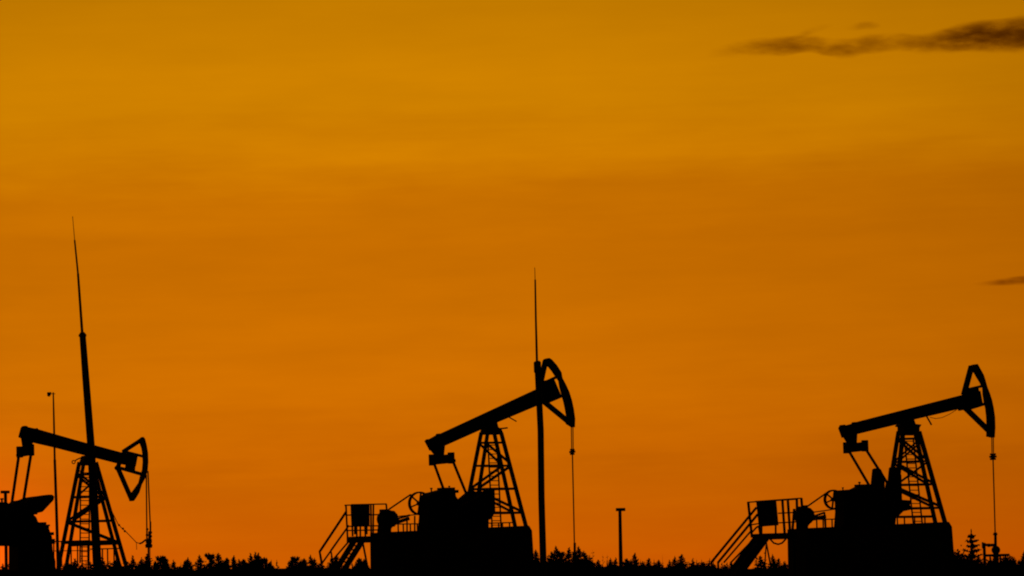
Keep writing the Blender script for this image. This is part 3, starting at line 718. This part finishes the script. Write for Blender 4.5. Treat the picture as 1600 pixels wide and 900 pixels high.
def tree_mesh(kind, seed):
    random.seed(seed)
    bm = bmesh.new(); tb = bmesh.new()
    H = 1.0
    def trunk(r, top=1.0, curve=0.0):
        m_ = MB(); m_.bm.free(); m_.bm = tb
        m_.tube([Vector((curve * math.sin(q * 3), 0, q * top)) for q in (0, .35, .7, 1)], [r, r * .7, r * .4, r * .08], 6)
    if kind in ('spruce', 'sparse'):
        trunk(0.018)
        lean = random.uniform(-.02, .02)
        nw = 26 if kind == 'spruce' else 13
        hw = random.uniform(.24, .33) if kind == 'spruce' else .2
        for i in range(nw):
            q = i / nw; z = 0.06 + 0.9 * q ** .9
            Lb = hw * (1 - q) ** 1.05 + 0.012
            for k in range(9 if kind == 'spruce' else 6):
                a = random.uniform(0, 6.28); Lk = Lb * random.uniform(.65, 1.2)
                d = Vector((math.cos(a), math.sin(a), random.uniform(-.3, .1) + q * .75))
                o_ = Vector((0, 0, z + random.uniform(-.02, .02)))
                e_ = o_ + d * Lk
                blade(bm, o_, e_, 0.009 + .05 * Lk)
                for j in range(5 if kind == 'spruce' else 3):
                    f_ = random.uniform(.25, 1)
                    s_ = o_ + d * Lk * f_
                    dd = (d + Vector((random.uniform(-1, 1), random.uniform(-1, 1), random.uniform(-.7, .3))) * .9).normalized()
                    blade(bm, s_, s_ + dd * (0.012 + 0.22 * Lk), 0.006 + .05 * Lk if kind == 'spruce' else .013)
        for k in range(60 if kind == 'spruce' else 14):          # needles close round the stem keep the heart of the crown closed
            q = random.random() ** .8 * .93; a = random.uniform(0, 6.28); r_ = .13 * (1 - q)
            c = Vector((math.cos(a) * r_ * .3, math.sin(a) * r_ * .3, q + .05))
            blade(bm, c, c + Vector((math.cos(a) * r_, math.sin(a) * r_, random.uniform(-.02, .06))), .006 + .04 * (1 - q))
        for k in range(5):
            blade(bm, Vector((0, 0, .82)), Vector((random.uniform(-.004, .004), 0, 1.0)), .008)
    elif kind == 'tiered':
        trunk(0.022)
        for i in range(8):
            q = i / 8; z = .22 + .72 * q; Lb = .30 * (1 - q) ** .9 + .035
            for k in range(9):
                a = k * .698 + random.uniform(-.2, .2); Lk = Lb * random.uniform(.8, 1.1)
                d = Vector((math.cos(a), math.sin(a), .28))
                o_ = Vector((0, 0, z)); blade(bm, o_, o_ + d * Lk, .02)
                for j in range(12):
                    f_ = random.uniform(.1, 1); s_ = o_ + d * Lk * f_
                    blade(bm, s_, s_ + Vector([random.uniform(-1, 1) for _ in range(3)]) * .035, .014)
            for k in range(20):
                a = random.uniform(0, 6.28); r_ = .075 * (1 - q) + .02
                blade(bm, Vector((0, 0, z + random.uniform(-.05, .06))), Vector((math.cos(a) * r_, math.sin(a) * r_, z + random.uniform(-.04, .08))), .025)
        for k in range(5): blade(bm, Vector((0, 0, .9)), Vector((random.uniform(-.008, .008), 0, 1)), .013)
    elif kind == 'pine':
        trunk(0.02, .93, .02)
        for i in range(22):
            q = random.random(); z = 0.3 + .6 * q; a = random.uniform(0, 6.28)
            Lk = (.26 * (1 - q * .75)) * random.uniform(.7, 1.15)
            d = Vector((math.cos(a), math.sin(a), random.uniform(.5, 1.1)))
            o_ = Vector((0, 0, z)); e_ = o_ + d * Lk
            for j in range(3): blade(bm, o_ + d * Lk * .7, e_ + Vector((random.uniform(-.012, .012), random.uniform(-.012, .012), random.uniform(.05, .11))), .009)
            blade(bm, o_, e_, .008)
            for j in range(80):
                c = o_ + d * Lk * random.uniform(.45, 1.0) + Vector([random.gauss(0, .017) for _ in range(3)])
                dd = (d + Vector([random.uniform(-1, 1) for _ in range(3)])).normalized()
                blade(bm, c, c + (dd + Vector((0, 0, .8))) * random.uniform(.02, .05), .011)
        for k in range(5): blade(bm, Vector((0, 0, .8)), Vector((random.uniform(-.006, .006), 0, 1)), .011)
        for j in range(170):
            zz_ = random.uniform(.3, .9); g_ = .12 * (1.0 - zz_) + .004
            c = Vector((random.gauss(0, g_), random.gauss(0, g_), zz_))
            blade(bm, c, c + Vector((random.uniform(-.4, .4), random.uniform(-.4, .4), 1)) * random.uniform(.04, .07), .015)
    elif kind == 'shrub':
        trunk(0.02, .6, .03)
        for i in range(26):
            a = random.uniform(0, 6.28); r0 = random.uniform(.1, .42)
            e_ = Vector((math.cos(a) * r0, math.sin(a) * r0, random.uniform(.55, .97) - r0 * .35))
            o_ = Vector((0, 0, random.uniform(0, .3)))
            blade(bm, o_, e_, .008)
            for j in range(46):
                c = o_.lerp(e_, random.uniform(.4, 1)) + Vector([random.gauss(0, .045) for _ in range(3)])
                blade(bm, c, c + Vector([random.uniform(-1, 1) for _ in range(3)]) * .06, .026)
    elif kind == 'twig':
        trunk(0.012, 1, .01)
        for i in range(12):
            q = random.uniform(.3, .95); a = random.uniform(0, 6.28)
            o_ = Vector((0, 0, q)); d = Vector((math.cos(a), math.sin(a), 1.4)) * .09 * (1.2 - q)
            blade(bm, o_, o_ + d, .006)
            for j in range(3): blade(bm, o_ + d * .8, o_ + d * .8 + Vector([random.uniform(-1, 1) for _ in range(3)]) * .025, .007)
    res = []
    for b_, nm, mt in ((tb, 'trunk', M['bark']), (bm, 'crown', M[{'spruce': 'spruce', 'sparse': 'spruce', 'tiered': 'spruce', 'pine': 'pine', 'shrub': 'leaf', 'twig': 'leaf'}[kind]])):
        me_ = bpy.data.meshes.new(nm); b_.to_mesh(me_); b_.free(); me_.materials.append(mt); res.append(me_)
    return res
VAR = {k: [tree_mesh(k, s_ * 17 + 3) for s_ in range(5)] for k in ('spruce', 'pine', 'sparse', 'shrub', 'twig', 'tiered')}
NAME = dict(spruce='spruce_tree', pine='pine_tree', sparse='spruce_tree', tiered='spruce_tree', shrub='shrub', twig='sapling')
CAT = dict(spruce='tree', pine='tree', sparse='tree', tiered='tree', shrub='shrub', twig='sapling')

def plant(kind, px, py, Y, label, group, wide=1.0, vi=None):
    p = W(px, py, Y); z0 = rise(p.x, p.y) - 0.05; h = p.z - z0
    tr, crn = VAR[kind][vi if vi is not None else random.randrange(5)]
    e = bpy.data.objects.new(NAME[kind], None); COL.objects.link(e)
    e.location = (p.x, p.y, z0); e.rotation_euler = (0, 0, random.uniform(0, 6.28))
    # height follows the tree, breadth eases off for tall ones
    e.scale = (h * wide, h * wide, h)
    e.empty_display_size = .2
    tag(e, label, CAT[kind], group)
    for nm, me_ in (('trunk', tr), ('crown', crn)):
        o_ = bpy.data.objects.new(nm, me_); COL.objects.link(o_); o_.parent = e
    return e

ORD = ['first', 'second', 'third', 'fourth', 'fifth', 'sixth', 'seventh', 'eighth', 'ninth', 'tenth', 'eleventh', 'twelfth', 'thirteenth',
       'fourteenth', 'fifteenth', 'sixteenth', 'seventeenth', 'eighteenth', 'nineteenth', 'twentieth', 'twenty-first', 'twenty-second', 'twenty-third',
       'twenty-fourth', 'twenty-fifth', 'twenty-sixth', 'twenty-seventh', 'twenty-eighth', 'twenty-ninth', 'thirtieth']
LOOK = dict(spruce='narrow spruce tip', pine='bushy pine top', sparse='thin see-through spruce', shrub='low rounded shrub', twig='bare thin sapling')
ROWS = [
 ('under the leftmost pumpjack tower', (190, 215), [(95, 874, 'shrub'), (106, 876, 'spruce'), (117, 873, 'spruce'), (130, 875, 'shrub'), (141, 877, 'spruce'), (160, 872, 'spruce'),
   (170, 874, 'shrub'), (181, 872, 'spruce'), (196, 872, 'shrub')]),
 ('between the leftmost rod and the middle stairway', (300, 400), [(207.5, 869, 'spruce'), (221, 871, 'spruce'), (230.5, 865, 'spruce'), (240.5, 881, 'sparse'), (250, 868, 'pine'), (258, 868, 'spruce'),
   (271, 875, 'spruce'), (287, 877, 'pine'), (294, 871, 'spruce'), (312, 867, 'spruce'), (328, 866, 'pine'), (341, 863, 'spruce'), (353, 871, 'pine'), (365, 867, 'spruce'), (374, 873, 'spruce'),
   (382, 873, 'pine'), (391.5, 865, 'spruce'), (399, 863, 'spruce'), (404, 864, 'spruce'), (415, 873, 'pine'), (422, 878, 'spruce'), (432.5, 874, 'sparse'), (450, 882, 'sparse'), (461.5, 869, 'pine'),
   (474, 872, 'pine'), (485.5, 867, 'spruce'), (491, 872, 'spruce')]),
 ('at the foot of the middle stairway', (300, 400), [(502, 876, 'spruce'), (518, 870, 'spruce'), (524, 871, 'pine'), (550, 878, 'sparse'), (562, 871, 'pine'), (569, 872, 'spruce')]),
 ('between the middle pumpjack and the capped pipe', (260, 360), [(837, 858, 'spruce'), (862, 861, 'spruce'), (869, 853, 'spruce'), (876, 863, 'pine'), (889, 856, 'spruce'), (904, 853, 'spruce'), (912, 860, 'spruce'),
   (926, 859, 'twig'), (934, 874, 'spruce'), (942, 866, 'twig'), (949, 866, 'twig'), (954, 872, 'spruce'), (962, 871, 'spruce')]),
 ('between the capped pipe and the right stairway', (280, 370), [(979.5, 872, 'pine'), (985.5, 874, 'spruce'), (991.5, 863, 'spruce'), (1004, 877, 'spruce'), (1013.5, 871, 'spruce'), (1029, 874, 'spruce'), (1035, 866, 'twig'),
   (1046, 875, 'spruce'), (1054, 869, 'spruce'), (1065, 865, 'spruce'), (1086, 875, 'shrub'), (1095, 876, 'shrub'), (1108, 876, 'sparse'), (1128, 877, 'sparse'), (1142, 877, 'spruce')]),
 ('under the right landing', (230, 280), [(1182, 868, 'sparse'), (1188, 867, 'spruce'), (1195, 860, 'twig'), (1207, 866, 'spruce'), (1216, 871, 'spruce'), (1225, 877, 'spruce')]),
 ('right of the rightmost foundation', (200, 240), [(1494, 857, 'shrub'), (1500, 854, 'shrub'), (1505, 865, 'sparse'), (1528, 866, 'spruce'), (1546, 869, 'shrub'), (1563, 869, 'shrub'), (1575, 865, 'shrub'), (1582, 870, 'spruce'), (1592, 874, 'spruce'), (1600, 860, 'spruce')]),
]
random.seed(5)
for place, (ya, yb), pts in ROWS:
    cnt = {}
    tot = {}
    for p in pts: tot[p[2]] = tot.get(p[2], 0) + 1
    for (x, y, k) in pts:
        i = cnt.get(k, 0); cnt[k] = i + 1
        lab = ('%s %s, counting from the left, %s' % (ORD[i], LOOK[k], place)) if tot[k] > 1 else ('the only %s %s' % (LOOK[k], place))
        plant(k, x, y, random.uniform(ya, yb), lab, 'young trees along the skyline', wide=(random.uniform(1.15, 1.7) if k == 'spruce' else random.uniform(.85, 1.15)))
plant('tiered', 1517.5, 826, 205, 'tallest lone spruce with stepped open branches, between rightmost foundation and wellhead', 'young trees along the skyline', wide=.85, vi=2)

# the dense low wood behind them reads as one dark mass
random.seed(21)
def wood_top(px):
    """skyline of the mass in photo pixels"""
    b = 878.8 + 1.6 * math.sin(px * .05) + 1.2 * math.sin(px * .021 + 2) + 1.4 * math.sin(px * .23 + 1)
    if abs(px - 440) < 13: b += 8
    if abs(px - 240) < 5: b += 3
    if px < 205: b = min(b, 878)
    if 835 < px < 925: b -= 10
    if 1480 < px < 1590: b -= 10
    if 1110 <= px <= 1480: b += 1.5
    if px > 1640 or px < -40: b -= 3
    return b
bm = bmesh.new()
for i in range(1000):
    px = random.uniform(-160, 1760); Y = random.uniform(280, 520)
    py = wood_top(px) + random.uniform(-6, 5) if random.random() < .35 else wood_top(px) + random.uniform(-1, 8)
    if abs(px - 440) < 14: py = 897
    p = W(px, py, Y); z0 = rise(p.x, p.y); h = max(p.z - z0, .8)
    hw = h * random.uniform(.38, .6)
    for j in range(80):
        q = 1 - math.sqrt(random.random()) * .62
        a = random.uniform(0, 6.28); z = z0 + h * q
        Lk = hw * (1 - q) * random.uniform(.7, 1.1) + .05
        o_ = Vector((p.x, p.y, z + .02)); d = Vector((math.cos(a), math.sin(a), random.uniform(-.4, .25)))
        blade(bm, o_, o_ + d * Lk, h * .008 + Lk * .14)
    for j in range(3): blade(bm, Vector((p.x, p.y, z0 + h * .6)), p, h * .016)
    blade(bm, Vector((p.x, p.y, z0)), p, h * .03)
me = bpy.data.meshes.new('woodland'); bm.to_mesh(me); bm.free(); me.materials.append(M['spruce'])
wd = bpy.data.objects.new('woodland', me); COL.objects.link(wd)
tag(wd, 'dense dark mass of low young forest filling the foot of the skyline', 'forest', kind='stuff')

# ---------------------------------------------------------------- clouds: real bodies of vapour, far off
def cloud(name, cx, cy, Y, prof, depth, dens, label, seed, wob):
    """prof: (px, py, half height px, relative density)"""
    k = Y / FPX
    c = W(cx, cy, Y)
    xs_ = [p[0] for p in prof]; x0, x1 = xs_[0], xs_[-1]
    roll = Matrix.Rotation(-ROLL * 1.0, 4, 'Y').inverted()
    MW = Matrix.Translation(c) @ Matrix.Rotation(-ROLL, 4, 'Y') @ Matrix.Scale(k, 4)
    # hull a little larger than the vapour
    mb = bmesh.new(); rings = []
    n = 16
    def at(x):
        for a, b in zip(prof, prof[1:]):
            if a[0] <= x <= b[0]:
                q = (x - a[0]) / (b[0] - a[0]); q = q * q * (3 - 2 * q)
                return [a[i] + (b[i] - a[i]) * q for i in (1, 2, 3)]
        return prof[-1][1:]
    NS = 40
    for i in range(NS + 1):
        x = x0 + (x1 - x0) * i / NS; py, hh, _ = at(x)
        e_ = math.sin(math.pi * min(max(i / NS, .03), .97)) ** .3
        rings.append([mb.verts.new((x - cx, math.sin(t_) * depth * e_, -(py - cy) + math.cos(t_) * (hh * 1.25 + wob) * e_)) for t_ in [2 * math.pi * k_ / n for k_ in range(n)]])
    for a, b in zip(rings, rings[1:]):
        for q in range(n): mb.faces.new((a[q], a[(q + 1) % n], b[(q + 1) % n], b[q]))
    mb.faces.new(rings[0][::-1]); mb.faces.new(rings[-1])
    bmesh.ops.recalc_face_normals(mb, faces=mb.faces)
    me_ = bpy.data.meshes.new(name); mb.to_mesh(me_); mb.free()
    m_ = bpy.data.materials.new(name + '_vapour'); m_.use_nodes = True
    nn, ll = nodes_of(m_.node_tree)
    def mt(op, a, b=None, clamp=False):
        q = nn.new('ShaderNodeMath'); q.operation = op; q.use_clamp = clamp
        for i, v in enumerate((a, b)):
            if v is None: continue
            if isinstance(v, (int, float)): q.inputs[i].default_value = v
            else: ll.new(v, q.inputs[i])
        return q.outputs[0]
    tc_ = nn.new('ShaderNodeTexCoord')
    mp = nn.new('ShaderNodeMapping'); mp.inputs['Location'].default_value = (seed, 0, seed)
    mp.inputs['Scale'].default_value = (.011, .02, .035); ll.new(tc_.outputs['Object'], mp.inputs[0])
    no = nn.new('ShaderNodeTexNoise'); no.inputs['Scale'].default_value = 1; no.inputs['Detail'].default_value = 5; ll.new(mp.outputs[0], no.inputs['Vector'])
    mp2 = nn.new('ShaderNodeMapping'); mp2.inputs['Location'].default_value = (seed * 2, 3, seed)
    mp2.inputs['Scale'].default_value = (.03, .03, .09); ll.new(tc_.outputs['Object'], mp2.inputs[0])
    no2 = nn.new('ShaderNodeTexNoise'); no2.inputs['Scale'].default_value = 1; no2.inputs['Detail'].default_value = 6; no2.inputs['Roughness'].default_value = .6
    ll.new(mp2.outputs[0], no2.inputs['Vector'])
    s_ = nn.new('ShaderNodeSeparateXYZ'); ll.new(tc_.outputs['Object'], s_.inputs[0])
    xx = mt('DIVIDE', mt('ADD', s_.outputs[0], cx - x0), x1 - x0, True)
    zz = mt('ADD', s_.outputs[2], mt('MULTIPLY', mt('SUBTRACT', no.outputs[0], .5), wob * 2.2))
    def curve(vals, lo, hi):
        fc = nn.new('ShaderNodeFloatCurve'); ll.new(xx, fc.inputs['Value']); cm = fc.mapping.curves[0]
        pts_ = [((p[0] - x0) / (x1 - x0), (v - lo) / (hi - lo)) for p, v in zip(prof, vals)]
        cm.points[0].location = pts_[0]; cm.points[1].location = pts_[-1]
        for q in pts_[1:-1]: cm.points.new(*q)
        fc.mapping.update()
        return mt('ADD', mt('MULTIPLY', fc.outputs[0], hi - lo), lo)
    zc = curve([cy - p[1] for p in prof], -60, 60)
    hh = curve([p[2] for p in prof], 0, 60)
    dd = curve([p[3] for p in prof], 0, 1)
    rz = mt('DIVIDE', mt('SUBTRACT', zz, zc), mt('MAXIMUM', hh, .5))
    ry = mt('DIVIDE', s_.outputs[1], depth)
    r2 = mt('ADD', mt('MULTIPLY', rz, rz), mt('MULTIPLY', ry, ry))
    body = mt('SUBTRACT', 1.0, r2, True)
    tex = mt('MULTIPLY', mt('SUBTRACT', no2.outputs[0], .33), 2.9, True)
    den = mt('MULTIPLY', mt('MULTIPLY', mt('MULTIPLY', body, dd), tex), dens)
    va = nn.new('ShaderNodeVolumeAbsorption'); va.inputs['Color'].default_value = (.30, .15, .06, 1); ll.new(den, va.inputs['Density'])
    o_ = nn.new('ShaderNodeOutputMaterial'); ll.new(va.outputs[0], o_.inputs['Volume'])
    me_.materials.append(m_)
    ob = bpy.data.objects.new(name, me_); COL.objects.link(ob); ob.matrix_world = MW
    return tag(ob, label, 'cloud')

cloud('cloud', 1450, 60, 5000,
      [(1100, 84, 4, 0), (1145, 78, 9, .18), (1195, 74, 13, .42), (1230, 71, 14, .5), (1265, 69, 12, .42), (1292, 77, 12, .46), (1325, 76, 13, .46), (1355, 69, 12, .38), (1400, 66, 12, .36),
       (1440, 68, 14, .42), (1470, 62, 18, .6), (1510, 57, 23, .9), (1560, 54, 26, .95), (1610, 52, 28, 1), (1680, 50, 26, .8), (1760, 52, 12, .0)],
      80, 0.056, 'long ragged dark cloud streak across the upper right sky, thickest at the edge', 3.1, 11)
cloud('cloud', 1590, 440, 5000,
      [(1515, 445, 3, 0), (1548, 442.5, 5, .35), (1580, 439.5, 7, .8), (1610, 438, 8, 1), (1650, 440, 7, .6), (1690, 442, 3, 0)],
      40, 0.05, 'small thin dark cloud sliver at the right edge, midway up the sky', 8.2, 3)
cloud('cloud', 1350, 42, 5000,
      [(1318, 44, 2, 0), (1335, 42, 6, .6), (1352, 39.5, 7, 1), (1366, 40, 6, .7), (1378, 41, 2, 0)],
      30, 0.02, 'tiny faint wisp of cloud floating just above the long dark streak', 5.2, 1.5)
cloud('cloud', 1262, 52, 5000,
      [(1225, 62, 2, 0), (1245, 57, 6, .6), (1262, 51, 7, 1), (1280, 45, 6, .6), (1305, 40, 3, 0)],
      30, 0.012, 'very faint smoky tuft of cloud rising from the left half of the dark streak', 1.2, 3)
